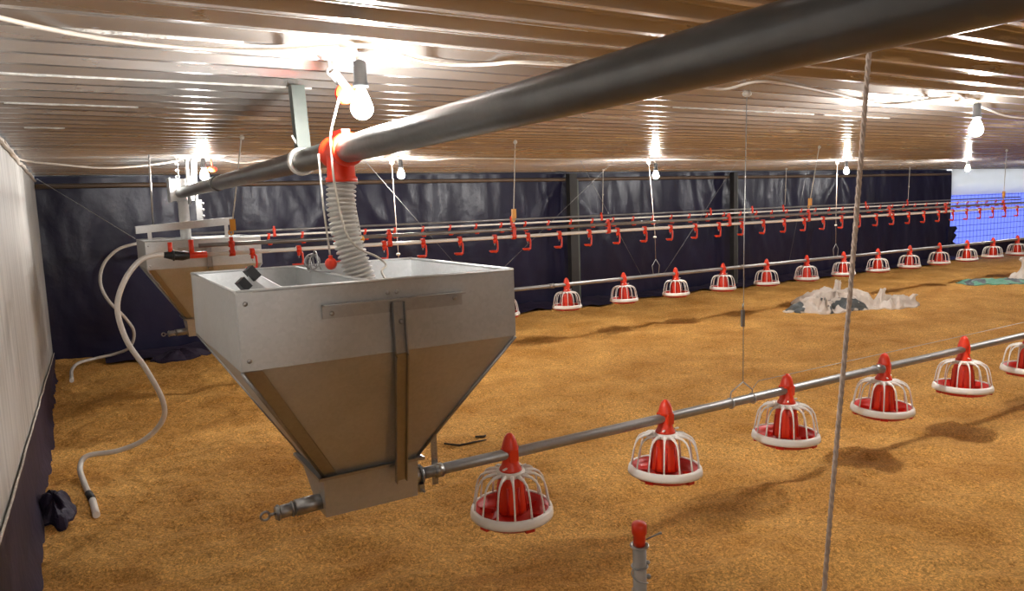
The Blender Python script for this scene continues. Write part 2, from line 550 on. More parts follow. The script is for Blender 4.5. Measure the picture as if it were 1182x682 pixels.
# rail along the top of the back wall, dark posts in front of it
o = single('timber_rail', MB().tube([(XL + 0.01 + k * 0.9, YB - 0.14, 1.985 + 0.012 * nz(k * 0.7, 3.3)) for k in range(21)], 0.028, 8), 'rail',
           'brown timber rail running along the top of the navy curtain', 'rail', (3.0, YB - 0.14, 1.985))
for px, w, lab in ((6.86, 0.14, 'dark timber post before the navy curtain, the wider one left of centre'),
                   (10.48, 0.09, 'dark slim timber post before the navy curtain, right of the wider post')):
    po = thing('timber_post', lab, 'post', (px, YB - 0.23, 0))
    MB().box((px, YB - 0.23, CEIL / 2 - 0.02), (w, 0.10, CEIL - 0.03)).build('post_shaft', 'dark_post', po)
    MB().box((px + w * 0.55, YB - 0.25, CEIL / 2 - 0.05), (w * 0.35, 0.05, CEIL - 0.16)).build('side_batten', 'bracket', po)

# white plastic sheet and the daylit blue mesh window at the right end
ws = MB().grid(60, 16, lambda i, j: (XT + (XR - XT) * i / 59, YB - 0.02 + 0.03 * nz(i * 0.22, j * 0.25, 1) + 0.02 * nz(i * 0.5, j * 0.12, 5), 1.50 + (CEIL - 1.49) * j / 15))
single('plastic_sheet', ws, 'white_sheet', 'white plastic sheet hung above the blue mesh window', 'sheet', (20.5, YB, 1.5))
bs = MB().grid(40, 10, lambda i, j: (XT - 0.1 + (XR - XT + 0.1) * i / 39, YB + 0.16 + 0.03 * nz(i * 0.3, j * 0.3, 4), 0.25 + 1.30 * j / 9))
single('blue_tarpaulin', bs, 'blue_sheet', 'bright blue daylit tarpaulin behind the wire mesh at right', 'tarpaulin', (20.5, YB + 0.16, 0.3))
wm = MB()
x = XT + 0.05
while x < XR:
    wm.tube([(x, YB + 0.05, 0.28), (x, YB + 0.05, 1.52)], 0.0035, 4); x += 0.16
for k in range(9):
    wm.tube([(XT, YB + 0.056, 0.32 + 0.145 * k), (XR, YB + 0.056, 0.32 + 0.145 * k)], 0.006, 4)
single('wire_mesh', wm, 'mesh_wire', 'square wire mesh stretched over the blue tarpaulin opening', 'mesh', (20.5, YB + 0.05, 0.3))
rg = MB().grid(8, 10, lambda i, j: (XT - 0.16 + (0.30 + 0.22 * nz(j * 0.9, 3.3)) * i / 7, YB - 0.07 + 0.03 * nz(i * 0.6, j * 0.6, 6), 0.30 + 0.46 * j / 9))
single('tarp_flap', rg, 'navy', 'ragged black tarp flap at the left edge of the blue window', 'tarp', (XT, YB - 0.07, 0.3))


# ------------------------------------------------------------------ lamps
def lamp(x, y, z, label, tilt=0.0, lead=(0.12, 0.0)):
    t = thing('light_bulb', label, 'lamp', (x, y, CEIL - 0.005), 'bare bulbs under the ceiling')
    top = V((x - lead[0], y - lead[1], CEIL - 0.012))
    sock = V((x, y, z + 0.135))
    c = MB().tube(smooth_path([top, (x - lead[0] * 0.45, y - lead[1] * 0.45, CEIL - 0.008), (x - lead[0] * 0.1, y, z + 0.165), sock], 6), 0.0075, 8)
    c.ball(top, 0.022, 10, 6, (1.4, 1, 0.7))
    c.build('lead', 'cable', t)
    MB().lathe([(0.010, 0.155), (0.021, 0.148), (0.022, 0.085), (0.026, 0.080), (0.026, 0.068), (0.014, 0.066)], (x, y, z), 16).build('socket', 'black', t)
    b = MB().lathe([(0.014, 0.070), (0.018, 0.052)], (x, y, z), 16).build('bulb_collar', 'white', t)
    pr = []
    for k in range(13):
        a = PI * k / 12
        r = 0.036 * math.sin(a); zz = -0.036 * math.cos(a)
        if a > PI * 0.62:
            r = 0.036 * math.sin(PI * 0.62) * (1 - (a - PI * 0.62) / (PI * 0.38)) + 0.017 * ((a - PI * 0.62) / (PI * 0.38)); zz = 0.0133 + 0.042 * (a - PI * 0.62) / (PI * 0.38)
        pr.append((max(r, 0.0001), zz))
    MB().lathe(pr, (x, y, z), 20).build('bulb', 'bulb', t, 'glowing white bulb')
    return t


lamp(0.857, 2.385, 1.922, 'lit bare bulb just above the grey auger pipe by the red tee', lead=(0.07, 0.10))
lamp(4.585, 2.390, 1.937, 'lit bare bulb nearest the right edge, hanging low on a curved lead', lead=(0.25, 0.03))
lamp(1.036, 6.950, 1.941, 'lit bare bulb above the farther hopper at the end of the auger pipe', lead=(-0.02, -0.1))
lamp(2.863, 6.950, 1.934, 'lit bare bulb behind the near hopper, just right of its duct')
lamp(6.186, 6.950, 1.898, 'lit bare bulb in front of the navy curtain, right of the wider post')
lamp(9.868, 6.950, 1.930, 'lit bare bulb in front of the navy curtain beside the thick white rope')
lamp(13.115, 6.950, 1.956, 'lit bare bulb in front of the white plastic sheet')

# unseen bulbs added along the same rows to raise the overall brightness
lamp(0.857, -2.150, 1.930, 'added bare bulb behind the photographer beside the auger pipe')
lamp(8.300, 2.390, 1.937, 'added bare bulb over the near feeder pipe beyond the right edge')
lamp(12.00, 2.390, 1.937, 'added bare bulb over the open litter far beyond the right edge')
lamp(16.7, 6.95, 1.95, 'added bare bulb farthest along the rear row, beyond the right edge')


# ------------------------------------------------------------------ cross auger pipe and its fittings
au = thing('auger_pipe', 'thick grey auger pipe crossing overhead from front right to the farther hopper', 'pipe', (AX, 2.6, AZ))
MB().tube([(AX, -1.6 + (7.10 + 1.6) * k / 24, AZ) for k in range(25)], AR, 32).build('tube', 'auger', au)
te = MB()
te.lathe([(AR + 0.004, -0.085), (AR + 0.013, -0.083), (AR + 0.013, -0.065), (AR + 0.008, -0.06), (AR + 0.008, 0.06), (AR + 0.013, 0.065), (AR + 0.013, 0.083), (AR + 0.004, 0.085)],
         (AX, 2.62, AZ), 28, 'y')
te.lathe([(0.056, -0.115), (0.056, -0.095), (0.050, -0.09), (0.048, -0.03), (0.048, 0.0)], (AX - 0.004, 2.62, AZ), 24)
te.box((AX, 2.62, AZ + AR + 0.014), (0.030, 0.13, 0.022))
te.build('drop_tee', 'red', au, 'red plastic drop tee')
# strap round the pipe at the ceiling bracket
st = MB().ring((AX, 3.12, AZ), AR + 0.006, 0.007, 'y', 28, 8)
st.ring((AX, 3.15, AZ), AR + 0.006, 0.007, 'y', 28, 8)
st.tube([(AX - 0.01, 3.12, AZ + AR), (AX - 0.045, 3.10, AZ + AR + 0.055)], 0.004, 6)
st.build('pipe_strap', 'white', au, 'white saddle strap')
MB().lathe([(AR + 0.005, -0.04), (AR + 0.005, 0.04)], (AX, 5.2, AZ), 28, 'y').build('coupling', 'auger', au)

br = thing('hanger_bracket', 'grey-green bracket holding the auger pipe up to the ceiling behind the red tee', 'bracket', (AX + 0.01, 3.13, CEIL))
MB().slab([(AX - 0.02, 3.10, AZ + AR + 0.008), (AX + 0.030, 3.10, AZ + AR + 0.008), (AX + 0.02, 3.10, CEIL), (AX - 0.03, 3.10, CEIL)], (0, 1, 0), 0.006).build('web', 'bracket', br)
MB().slab([(AX - 0.026, 3.094, AZ + AR + 0.008), (AX - 0.020, 3.094, AZ + AR + 0.008), (AX - 0.03, 3.094, CEIL), (AX - 0.036, 3.094, CEIL)], (0, 1, 0), 0.05).build('flange', 'bracket', br)

# flexible drop duct from the tee into the near hopper
dp = smooth_path([(AX - 0.004, 2.62, AZ - 0.10), (AX - 0.012, 2.615, 1.60), (AX, 2.60, 1.48), (AX + 0.03, 2.585, 1.36), (AX + 0.045, 2.58, 1.30)], 14)
rr = []
pts = []
acc = [0]
for a, b in zip(dp, dp[1:]): acc.append(acc[-1] + (b - a).length)
NR = 25
tot = acc[-1]


def along(d):
    for i in range(len(dp) - 1):
        if acc[i + 1] >= d:
            t = (d - acc[i]) / max(1e-9, acc[i + 1] - acc[i])
            return dp[i].lerp(dp[i + 1], t)
    return dp[-1]


for k in range(NR):
    for fr, r in ((0.0, 0.043), (0.22, 0.0515), (0.45, 0.0535), (0.68, 0.0515), (0.9, 0.043)):
        pts.append(along(tot * (k + fr) / NR)); rr.append(r)
du = thing('drop_duct', 'corrugated translucent grey duct dropping from the red tee into the near hopper', 'duct', tuple(dp[0]))
MB().tube(pts, rr, 22).build('corrugated_hose', 'duct', du)
MB().ring(dp[2], 0.054, 0.005, 'z', 22, 6).build('hose_clamp', 'zinc', du)


# ------------------------------------------------------------------ hoppers
def make_hopper(ox, oy, oz, label, fine=True):
    hx0, hx1, hy0, hy1 = 0.385 + ox, 1.300 + ox, 2.197 + oy, 3.090 + oy
    z0, z1, zb, zt = 1.139 + oz, 1.370 + oz, 0.655 + oz, 0.500 + oz
    t = 0.005
    h = thing('feed_hopper', label, 'hopper', (0.843 + ox, 2.643 + oy, zt), 'galvanized feed hoppers under the auger pipe')
    # bin walls with folded lips
    b = MB()
    b.box(((hx0 + hx1) / 2, hy0, (z0 + z1) / 2), (hx1 - hx0 + t, t, z1 - z0))
    b.box(((hx0 + hx1) / 2, hy1, (z0 + z1) / 2), (hx1 - hx0 + t, t, z1 - z0))
    b.box((hx0, (hy0 + hy1) / 2, (z0 + z1) / 2), (t, hy1 - hy0 - t, z1 - z0))
    b.box((hx1, (hy0 + hy1) / 2, (z0 + z1) / 2), (t, hy1 - hy0 - t, z1 - z0))
    # folded rim and lower flange
    for zz in (z1,):
        b.tube([(hx0, hy0, zz), (hx1, hy0, zz)], 0.0055, 6); b.tube([(hx0, hy1, zz), (hx1, hy1, zz)], 0.0055, 6)
        b.tube([(hx0, hy0, zz), (hx0, hy1, zz)], 0.0055, 6); b.tube([(hx1, hy0, zz), (hx1, hy1, zz)], 0.0055, 6)
    b.build('bin', 'galv', h)
    # corner seams
    for cx in (hx0,):
        s = 1
        MB().box((cx + s * 0.022, hy0 - 0.0045, (z0 + z1) / 2), (0.045, 0.004, z1 - z0 - 0.004)).build('corner_seam', 'galv', h)
    for cx in (hx0 + 0.022,):
        for zz in (z0 + 0.03, z1 - 0.035):
            MB().ball((cx, hy0 - 0.007, zz), 0.0075, 10, 5, (1, 0.5, 1)).build('rivet', 'zinc', h)
    dv = MB()
    dv.box((0.785 + ox, (hy0 + hy1) / 2, z0 + 0.125 + 0.06), (0.004, hy1 - hy0 - 0.012, 0.10))
    dv.tube([(0.785 + ox, hy0 + 0.006, z1 - 0.002), (0.785 + ox, hy1 - 0.006, z1 - 0.002)], 0.006, 6)
    dv.build('divider', 'galv', h)
    # funnel: four sloping plates with thickness
    tx0, tx1, ty0, ty1 = 0.690 + ox, 1.030 + ox, 2.520 + oy, 2.800 + oy
    f = MB()
    T = [V((hx0, hy0, z0)), V((hx1, hy0, z0)), V((hx1, hy1, z0)), V((hx0, hy1, z0))]
    B = [V((tx0, ty0, zb)), V((tx1, ty0, zb)), V((tx1, ty1, zb)), V((tx0, ty1, zb))]
    cen = V(((hx0 + hx1) / 2, (hy0 + hy1) / 2, 0))
    for i in range(4):
        j = (i + 1) % 4
        p = [T[i], T[j], B[j], B[i]]
        nrm = (p[1] - p[0]).cross(p[3] - p[0]).normalized()
        mid = sum(p, V()) / 4
        if nrm.dot(V((mid.x - cen.x, mid.y - cen.y, 0))) > 0: nrm = -nrm
        f.slab(p, nrm, 0.004)
    f.build('funnel', 'galv', h)
    # folded seams along the funnel's edges
    for i in (0, 1, 3):
        s = MB()
        a, c = T[i], B[i]
        d = V((1 if i in (0, 3) else -1, 0, 0))
        s.tube([a + V((0, -0.003, -0.004)), c + V((0, -0.004, 0))], 0.006, 6)
        s.build('funnel_seam', 'zinc', h)
    a, c = T[0], B[0]
    s = MB()
    s.slab([a + V((0.005, -0.002, 0)), a + V((0.055, -0.002, 0)), c + V((0.050, -0.002, 0)), c + V((0.005, -0.002, 0))], (0, -1, -0.6), 0.003)
    s.build('seam_flange', 'zinc', h)
    # trough under the funnel, narrowing to the tube
    tr = MB()
    lo = [(tx0 + 0.005, 2.545 + oy, zt), (tx1 + 0.02, 2.545 + oy, zt), (tx1 + 0.02, 2.655 + oy, zt), (tx0 + 0.005, 2.655 + oy, zt)]
    hi = [(tx0 - 0.005, ty0 - 0.004, zb), (tx1 + 0.015, ty0 - 0.004, zb), (tx1 + 0.015, ty1 + 0.03, zb), (tx0 - 0.005, ty1 + 0.03, zb)]
    tr.hexa(lo, hi)
    tr.build('trough', 'galv', h)
    fg = MB()
    zf = zb + 0.004
    fg.box(((tx0 + tx1) / 2 + 0.005, ty0 - 0.012, zf), (tx1 - tx0 + 0.05, 0.024, 0.010))
    fg.box(((tx0 + tx1) / 2 + 0.005, ty1 + 0.035, zf), (tx1 - tx0 + 0.05, 0.024, 0.010))
    fg.box((tx0 - 0.014, (ty0 + ty1) / 2 + 0.01, zf), (0.024, ty1 - ty0 + 0.07, 0.010))
    fg.box((tx1 + 0.024, (ty0 + ty1) / 2 + 0.01, zf), (0.024, ty1 - ty0 + 0.07, 0.010))
    fg.build('trough_flange', 'zinc', h)
    ou = MB().tube([(tx0 + 0.03, 2.6 + oy, 0.545 + oz), (0.600 + ox, 2.6 + oy, 0.540 + oz)], 0.030, 20)
    ob = ou.build('tail_tube', 'zinc', h)
    e = MB().tube([(0.603 + ox, 2.6 + oy, 0.540 + oz), (0.530 + ox, 2.6 + oy, 0.537 + oz)], 0.0235, 18)
    e.ring((0.590 + ox, 2.6 + oy, 0.5395 + oz), 0.024, 0.005, 'x', 18, 6)
    e.ring((0.540 + ox, 2.6 + oy, 0.5375 + oz), 0.024, 0.005, 'x', 18, 6)
    e.build('end_cap', 'pipe_steel', ob)
    MB().tube([(0.532 + ox, 2.6 + oy, 0.537 + oz), (0.510 + ox, 2.6 + oy, 0.536 + oz)], 0.006, 8).ring((0.495 + ox, 2.6 + oy, 0.536 + oz), 0.015, 0.0045, 'y', 18, 8).build('eye_bolt', 'zinc', ob)
    # angle bar on the front and the channel running down to the trough
    an = MB()
    an.box((0.861 + ox, hy0 - 0.006, 1.288 + oz), (0.47, 0.005, 0.040))
    an.box((0.861 + ox, hy0 - 0.022, 1.309 + oz), (0.47, 0.030, 0.005))
    an.ball((0.655 + ox, hy0 - 0.010, 1.283 + oz), 0.008, 10, 5, (1, .5, 1)); an.ball((1.067 + ox, hy0 - 0.010, 1.293 + oz), 0.008, 10, 5, (1, .5, 1))
    an.ball((0.838 + ox, hy0 - 0.006, 1.330 + oz), 0.008, 10, 5, (1, .5, 1)); an.ball((0.868 + ox, hy0 - 0.006, 1.331 + oz), 0.008, 10, 5, (1, .5, 1))
    an.build('angle_bar', 'zinc_light', h)
    ch = MB()
    # C-channel: web and two flanges, vertical on the bin then leaning back along the funnel
    path = [V((0.866 + ox, hy0 - 0.012, 1.300 + oz)), V((0.868 + ox, hy0 - 0.012, z0 - 0.005)), V((0.962 + ox, ty0 - 0.030, 0.600 + oz))]
    for a, c in zip(path, path[1:]):
        d = (c - a).normalized()
        wv = V((1, 0, 0)); nv = V((0, -1, 0)) - d * V((0, -1, 0)).dot(d); nv.normalize()
        wv = (wv - d * wv.dot(d)).normalized()
        for off, w_, t_ in ((0.0, 0.042, 0.004), ):
            q = [a - wv * w_ / 2, a + wv * w_ / 2, c + wv * w_ / 2, c - wv * w_ / 2]
            ch.slab(q, nv, t_)
        for sg in (-1, 1):
            q = [a + wv * sg * 0.021, a + wv * sg * 0.021 + nv * 0.018, c + wv * sg * 0.021 + nv * 0.018, c + wv * sg * 0.021]
            ch.slab(q, wv * -sg, 0.004)
    ch.build('channel_brace', 'zinc', h)
    MB().ball((0.874 + ox, hy0 - 0.018, 1.236 + oz), 0.009, 10, 6, (1, .6, 1)).build('brace_bolt', 'zinc', h)
    return h, (hx0, hx1, hy0, hy1, z0, z1)


near_h, dims = make_hopper(0, 0, 0, 'large galvanized feed hopper in the foreground, fed by the corrugated duct')
# black level switch clipped inside the near hopper's left chamber
sw = MB()
R = Matrix.Rotation(math.radians(-38), 3, 'Y') @ Matrix.Rotation(math.radians(12), 3, 'Z')
sw.box((0.422, 2.272, 1.384), (0.026, 0.030, 0.036), R)
sw.box((0.452, 2.290, 1.414), (0.026, 0.030, 0.040), R)
sw = sw.build('level_switch', 'black', near_h, 'black plastic level switch')
MB().slab([(0.440, 2.29, 1.41), (0.47, 2.30, 1.41), (0.56, 2.31, 1.35), (0.60, 2.30, 1.27), (0.43, 2.28, 1.27)], (0.2, 1, 0.15), 0.006).build('switch_plate', 'galv', sw)

far_h, fdims = make_hopper(0.125, 4.56, 0.030, 'farther galvanized feed hopper against the navy curtain, partly behind the near one')
# white lifting bar across the farther hopper's top, with posts down to the bin
lb = MB()
lb.hexa([(0.45, 6.74, 1.470), (1.20, 6.74, 1.515), (1.20, 6.80, 1.515), (0.45, 6.80, 1.470)], [(0.45, 6.74, 1.530), (1.20, 6.74, 1.578), (1.20, 6.80, 1.578), (0.45, 6.80, 1.530)])
lb.build('lifting_bar', 'galv', far_h)
MB().box((0.55, 6.765, 1.43), (0.03, 0.012, 0.11)).build('bar_support', 'galv', far_h)
MB().box((1.15, 6.765, 1.45), (0.03, 0.012, 0.14)).build('bar_support', 'galv', far_h)

# gear motor unit at the far end of the auger, with its drop tube
gm = thing('auger_drive', 'grey drive box and drop tube at the auger pipe end above the farther hopper', 'drive', (AX + 0.03, 7.15, 1.83))
d = MB()
d.box((AX + 0.02, 7.17, 1.83), (0.20, 0.17, 0.19))
d.box((AX - 0.085, 7.16, 1.83), (0.012, 0.20, 0.21)); d.box((AX + 0.125, 7.16, 1.83), (0.012, 0.20, 0.21))
d.build('housing', 'galv', gm)
MB().lathe([(0.050, 1.72), (0.050, 1.745), (0.045, 1.745), (0.045, 1.335)], (AX + 0.02, 7.17, 0), 20).build('drop_tube', 'duct', gm)
d = MB().box((AX + 0.13, 7.06, 1.62), (0.045, 0.010, 0.24))
d.box((AX + 0.155, 7.075, 1.62), (0.008, 0.035, 0.24))
for k in range(4): d.ball((AX + 0.165, 7.06, 1.54 + 0.055 * k), 0.012, 8, 5)
d.build('bolted_bracket', 'grey_pipe', gm)
d = MB()
for k in range(5): d.ring((AX - 0.02 + 0.006 * (k % 2), 7.06, 1.94 + 0.027 * k), 0.013, 0.004, 'x' if k % 2 else 'y', 10, 5)
d.tube([(AX - 0.02, 7.06, 2.06), (AX - 0.02, 7.06, CEIL + 0.01)], 0.005, 6)
d.build('chain', 'zinc', gm)
MB().tube([(AX + 0.06, 7.05, 1.70), (AX + 0.06, 7.05, CEIL + 0.01)], 0.016, 10).build('hanger_tube', 'grey_pipe', gm)
MB().box((AX + 0.12, 7.10, 2.00), (0.05, 0.05, 0.20), Matrix.Rotation(math.radians(5), 3, 'Y')).build('dark_hanger', 'dark_post', gm)
MB().ball((AX + 0.26, 6.99, 2.00), 0.035, 10, 6, (1.2, 1, .7)).tube([(AX + 0.26, 6.99, 2.00), (AX + 0.25, 6.99, CEIL + 0.01)], 0.006, 6).build('red_knob', 'red', gm, 'red plastic knob')


# ------------------------------------------------------------------ feeder lines
def feed_pipe(y, z, x0, x1, label, couplings, sag=0.0):
    t = thing('feed_pipe', label, 'pipe', (x0, y, z), 'feeder pipes carrying the pans')
    MB().tube([(x0 + (x1 - x0) * k / 12, y, z) for k in range(13)], 0.0225, 20).build('tube', 'pipe_steel', t)
    for cx in couplings:
        MB().lathe([(0.0225, -0.03), (0.027, -0.03), (0.027, 0.03), (0.0225, 0.03)], (cx, y, z), 18, 'x').ring((cx + 0.034, y, z), 0.0265, 0.005, 'x', 18, 6).build('coupling', 'zinc', t)
    return t


fp = feed_pipe(Y1, Z1 + 0.002, 1.035, 8.4, 'grey steel feeder pipe running from the near hopper to the right', (4.02,))
c = MB().lathe([(0.024, -0.02), (0.032, -0.02), (0.032, 0.02), (0.024, 0.02)], (1.070, Y1, Z1), 20, 'x')
c.ring((1.088, Y1, Z1), 0.034, 0.006, 'x', 20, 6)
c.box((1.080, Y1 - 0.02, Z1 - 0.045), (0.020, 0.022, 0.03)); c.tube([(1.08, Y1 - 0.05, Z1 - 0.052), (1.08, Y1 + 0.02, Z1 - 0.052)], 0.005, 6)
c.build('end_clamp', 'zinc', fp)
c = MB().slab([(1.150, Y1 + 0.026, Z1 - 0.065), (1.176, Y1 + 0.026, Z1 - 0.065), (1.176, Y1 + 0.026, Z1 + 0.175), (1.150, Y1 + 0.026, Z1 + 0.175)], (0, 1, 0), 0.004)
for k in range(6):
    c.ring((1.163, Y1 + 0.026, Z1 + 0.04 + 0.022 * k), 0.006, 0.0015, 'y', 10, 4)
c.lathe([(0.0235, -0.018), (0.028, -0.018), (0.028, 0.018), (0.0235, 0.018)], (1.163, Y1, Z1), 20, 'x')
c.build('perforated_strap', 'zinc', fp)
# anti-roost wire above the near pipe
MB().tube([(2.95, Y1, Z1 + 0.045), (3.0, Y1, Z1 + 0.085), (4.3, Y1, Z1 + 0.090), (6.2, Y1, Z1 + 0.10), (8.3, Y1, Z1 + 0.09)], 0.0018, 5).build('anti_roost_wire', 'wire', fp)

fp2 = feed_pipe(Y2, Z2, 1.17, 20.0, 'grey steel feeder pipe running from the farther hopper past the curtain', (4.75, 7.9, 11.0, 14.1, 17.2))


# feed pan, built at the origin with the pipe's centre at z = 0
def make_pan():
    p = thing('feed_pan', None, 'feed pan', (0, 0, 0), None)
    # cap: pointed dome over the pipe, saddle and neck
    hd = MB().lathe([(0.0005, 0.092), (0.011, 0.088), (0.021, 0.076), (0.028, 0.058), (0.033, 0.038), (0.0355, 0.028), (0.036, 0.021), (0.030, 0.016),
                     (0.030, 0.0), (0.032, -0.022), (0.035, -0.034), (0.038, -0.048), (0.046, -0.060), (0.048, -0.068), (0.040, -0.072)], (0, 0, 0), 24)
    hd.box((0, 0, 0.024), (0.074, 0.020, 0.012)); hd.box((0, -0.030, 0.0), (0.040, 0.012, 0.05)); hd.box((0, 0.030, 0.0), (0.040, 0.012, 0.05))
    hd = hd.build('pan_cap', 'red', p)
    lv = MB().box((0.046, -0.030, -0.050), (0.026, 0.008, 0.006)); lv.box((-0.040, -0.026, -0.050), (0.030, 0.008, 0.005), Matrix.Rotation(0.4, 3, 'Z'))
    lv.build('adjuster_tab', 'white', hd)
    # cage: collar, ribs, rim
    cg = MB()
    cg.lathe([(0.040, -0.070), (0.058, -0.068), (0.061, -0.074), (0.061, -0.086), (0.056, -0.092), (0.042, -0.090), (0.040, -0.070)], (0, 0, 0), 28)
    N = 14
    for k in range(N):
        a = 2 * PI * (k + 0.5) / N
        ca, sa = math.cos(a), math.sin(a)
        pr = [(0.054, -0.082), (0.078, -0.080), (0.104, -0.084), (0.126, -0.096), (0.141, -0.118), (0.150, -0.150), (0.157, -0.190), (0.163, -0.232)]
        cg.tube([(r * ca, r * sa, z) for r, z in pr], [0.0105, 0.0090, 0.0062, 0.0048, 0.0042, 0.0039, 0.0039, 0.0048], 6)
    cg = cg.build('cage', 'white', p, 'white plastic cage')
    MB().lathe([(0.158, -0.226), (0.166, -0.224), (0.173, -0.234), (0.1765, -0.250), (0.177, -0.262), (0.168, -0.264), (0.162, -0.256), (0.158, -0.226)], (0, 0, 0), 40).build('rim', 'white', cg)
    # feed tube (cone) and the pan dish
    MB().lathe([(0.040, -0.075), (0.050, -0.092), (0.056, -0.120), (0.060, -0.170), (0.064, -0.225), (0.066, -0.246), (0.060, -0.248)], (0, 0, 0), 24).build('feed_tube', 'red', p)
    tub = MB()
    for k in range(8):
        a = 2 * PI * k / 8
        tub.tube([(0.056 * math.cos(a), 0.056 * math.sin(a), -0.13), (0.066 * math.cos(a), 0.066 * math.sin(a), -0.245)], 0.006, 6)
    tub.build('tube_fins', 'red_dark', p)
    d = MB().lathe([(0.161, -0.232), (0.157, -0.232), (0.150, -0.252), (0.128, -0.272), (0.095, -0.274), (0.068, -0.262), (0.030, -0.250), (0.0005, -0.246),
                    (0.0005, -0.268), (0.055, -0.280), (0.098, -0.292), (0.138, -0.287), (0.160, -0.268), (0.165, -0.255), (0.161, -0.232)], (0, 0, 0), 36)
    for k in range(6):
        a = 2 * PI * (k + 0.2) / 6
        d.box((0.112 * math.cos(a), 0.112 * math.sin(a), -0.262), (0.060, 0.004, 0.018), Matrix.Rotation(a, 3, 'Z'))
    for k in range(5):
        a = 2 * PI * (k + 0.7) / 5
        d.box((0.155 * math.cos(a), 0.155 * math.sin(a), -0.272), (0.022, 0.040, 0.018), Matrix.Rotation(a, 3, 'Z'))
    d.build('dish', 'red_dark', p, 'deep red dish')
    return p


pan0 = make_pan()
used = [False]
ORD = ['first', 'second', 'third', 'fourth', 'fifth', 'sixth', 'seventh', 'eighth', 'ninth', 'tenth', 'eleventh', 'twelfth', 'thirteenth', 'fourteenth']
near_lab = ['white-caged red feed pan on the near pipe, closest to the big hopper',
            'white-caged red feed pan on the near pipe, second from the big hopper',
            'white-caged red feed pan on the near pipe, left of the thick rope',
            'white-caged red feed pan on the near pipe, right of the thick rope',
            'white-caged red feed pan on the near pipe, fifth from the big hopper',
            'white-caged red feed pan on the near pipe cut by the right edge']


def place_pan(x, y, z, label, group, tx=0.0, ty=0.0, rz=0.0):
    o = copy_tree(pan0) if used[0] else pan0
    used[0] = True
    o.location = (x, y, z)
    o.rotation_euler = (math.radians(tx), math.radians(ty), rz)
    o['label'] = label; o['group'] = group
    return o


tilt = [(2, -1.0), (-1, 2.5), (0, 1.5), (1, -0.5), (0, 1.5), (0, 0)]
for k in range(6):
    place_pan(1.4954 + PITCH * k, Y1, Z1, near_lab[k], 'feed pans on the near pipe', tilt[k][0], tilt[k][1], 0.13 * k)
for k in range(14):
    n = k
    lab = ('white-caged red feed pan on the far pipe, half hidden behind the near hopper' if k == 0 else
           'white-caged red feed pan on the far pipe, %s one clear of the near hopper' % ORD[k - 1])
    place_pan(4.9692 + PITCH * (k - 1), Y2, Z2 - 0.012, lab, 'feed pans on the far pipe', random.uniform(-1, 1), random.uniform(-1.5, 1.5), random.uniform(0, 1))


# ------------------------------------------------------------------ drinker lines
def drinker(y, z, x0, xg, x1, cups, clips, label, turn):
    t = thing('drinker_line', label, 'drinker line', (x0, y, z), 'nipple drinker lines')
    MB().tube([(x0 + (x1 - x0) * k / 10, y, z) for k in range(11)], 0.0135, 12).build('water_pipe', 'pvc', t, 'white water pipe')
    MB().tube([(xg + (x1 - xg) * k / 10, y + 0.004, z + 0.060) for k in range(11)], 0.0135, 12).build('support_pipe', 'grey_pipe', t, 'grey support pipe')
    proto = None
    R = Matrix.Rotation(turn, 3, 'Z')
    for cx in cups:
        if proto is None:
            s = MB()
            s.lathe([(0.0155, -0.016), (0.019, -0.016), (0.019, 0.016), (0.0155, 0.016)], (0, 0, 0), 12, 'x')
            s.box((0, 0, 0.020), (0.026, 0.030, 0.010)); s.lathe([(0.010, -0.045), (0.011, -0.016)], (0, 0, 0), 10)
            s.tube([(0.010, 0, -0.014), (0.024, 0, -0.030), (0.027, 0, -0.075), (0.022, 0, -0.108), (0.006, 0, -0.117)], [0.008, 0.008, 0.007, 0.008, 0.008], 8)
            s.v = [R @ q for q in s.v]
            proto = s.build('nipple_drinker', 'red', None)
            proto.parent = t
            n = MB().tube([(0, 0, -0.044), (0, 0, -0.062)], 0.004, 8); n.v = [R @ q for q in n.v]
            a = n.build('nipple_pin', 'zinc', None); a.parent = proto
            d = MB().lathe([(0.0005, -0.119), (0.018, -0.118), (0.027, -0.110), (0.030, -0.100), (0.027, -0.100), (0.022, -0.108), (0.0005, -0.112)], (0, 0, 0), 16)
            d.v = [V((q.x * 1.25 - 0.014, q.y * 0.85, q.z)) for q in d.v]
            d.v = [R @ q for q in d.v]
            a = d.build('drip_cup', 'red', None); a.parent = proto
            proto.location = (cx - x0, 0, 0)
        else:
            c_ = proto.copy(); COL.objects.link(c_); c_.parent = t
            c_.location = (cx - x0, 0, 0)
            for g in proto.children:
                g_ = g.copy(); COL.objects.link(g_); g_.parent = c_
    for cx in clips:
        q = MB().lathe([(0.0150, -0.018), (0.021, -0.018), (0.021, 0.018), (0.0150, 0.018)], (cx, y, z), 12, 'x')
        q.lathe([(0.0150, -0.018), (0.021, -0.018), (0.021, 0.018), (0.0150, 0.018)], (cx, y + 0.004, z + 0.060), 12, 'x')
        q.box((cx, y - 0.014, z + 0.030), (0.026, 0.012, 0.055)); q.box((cx, y, z + 0.092), (0.020, 0.022, 0.030))
        q.build('pipe_clip', 'red', t)
    return t


SP3 = 0.3113
c3 = [1.0287 + SP3 * k for k in range(34)]
d1 = drinker(Y3, ZD, 0.62, 0.70, 13.2, c3, (0.902, 2.007, 3.075, 4.039, 5.526, 6.706, 8.119, 9.268, 10.631), 'nearer white drinker line with red hook-shaped nipple cups', 0.0)
c4 = [2.03 + 0.402 * k for k in range(42)]
d2 = drinker(Y4, ZD, 1.02, 1.10, 19.6, c4, (2.095, 5.41, 7.025, 9.344, 10.36, 11.174, 13.6, 15.0), 'farther white drinker line close to the navy curtain', PI * 0.62)
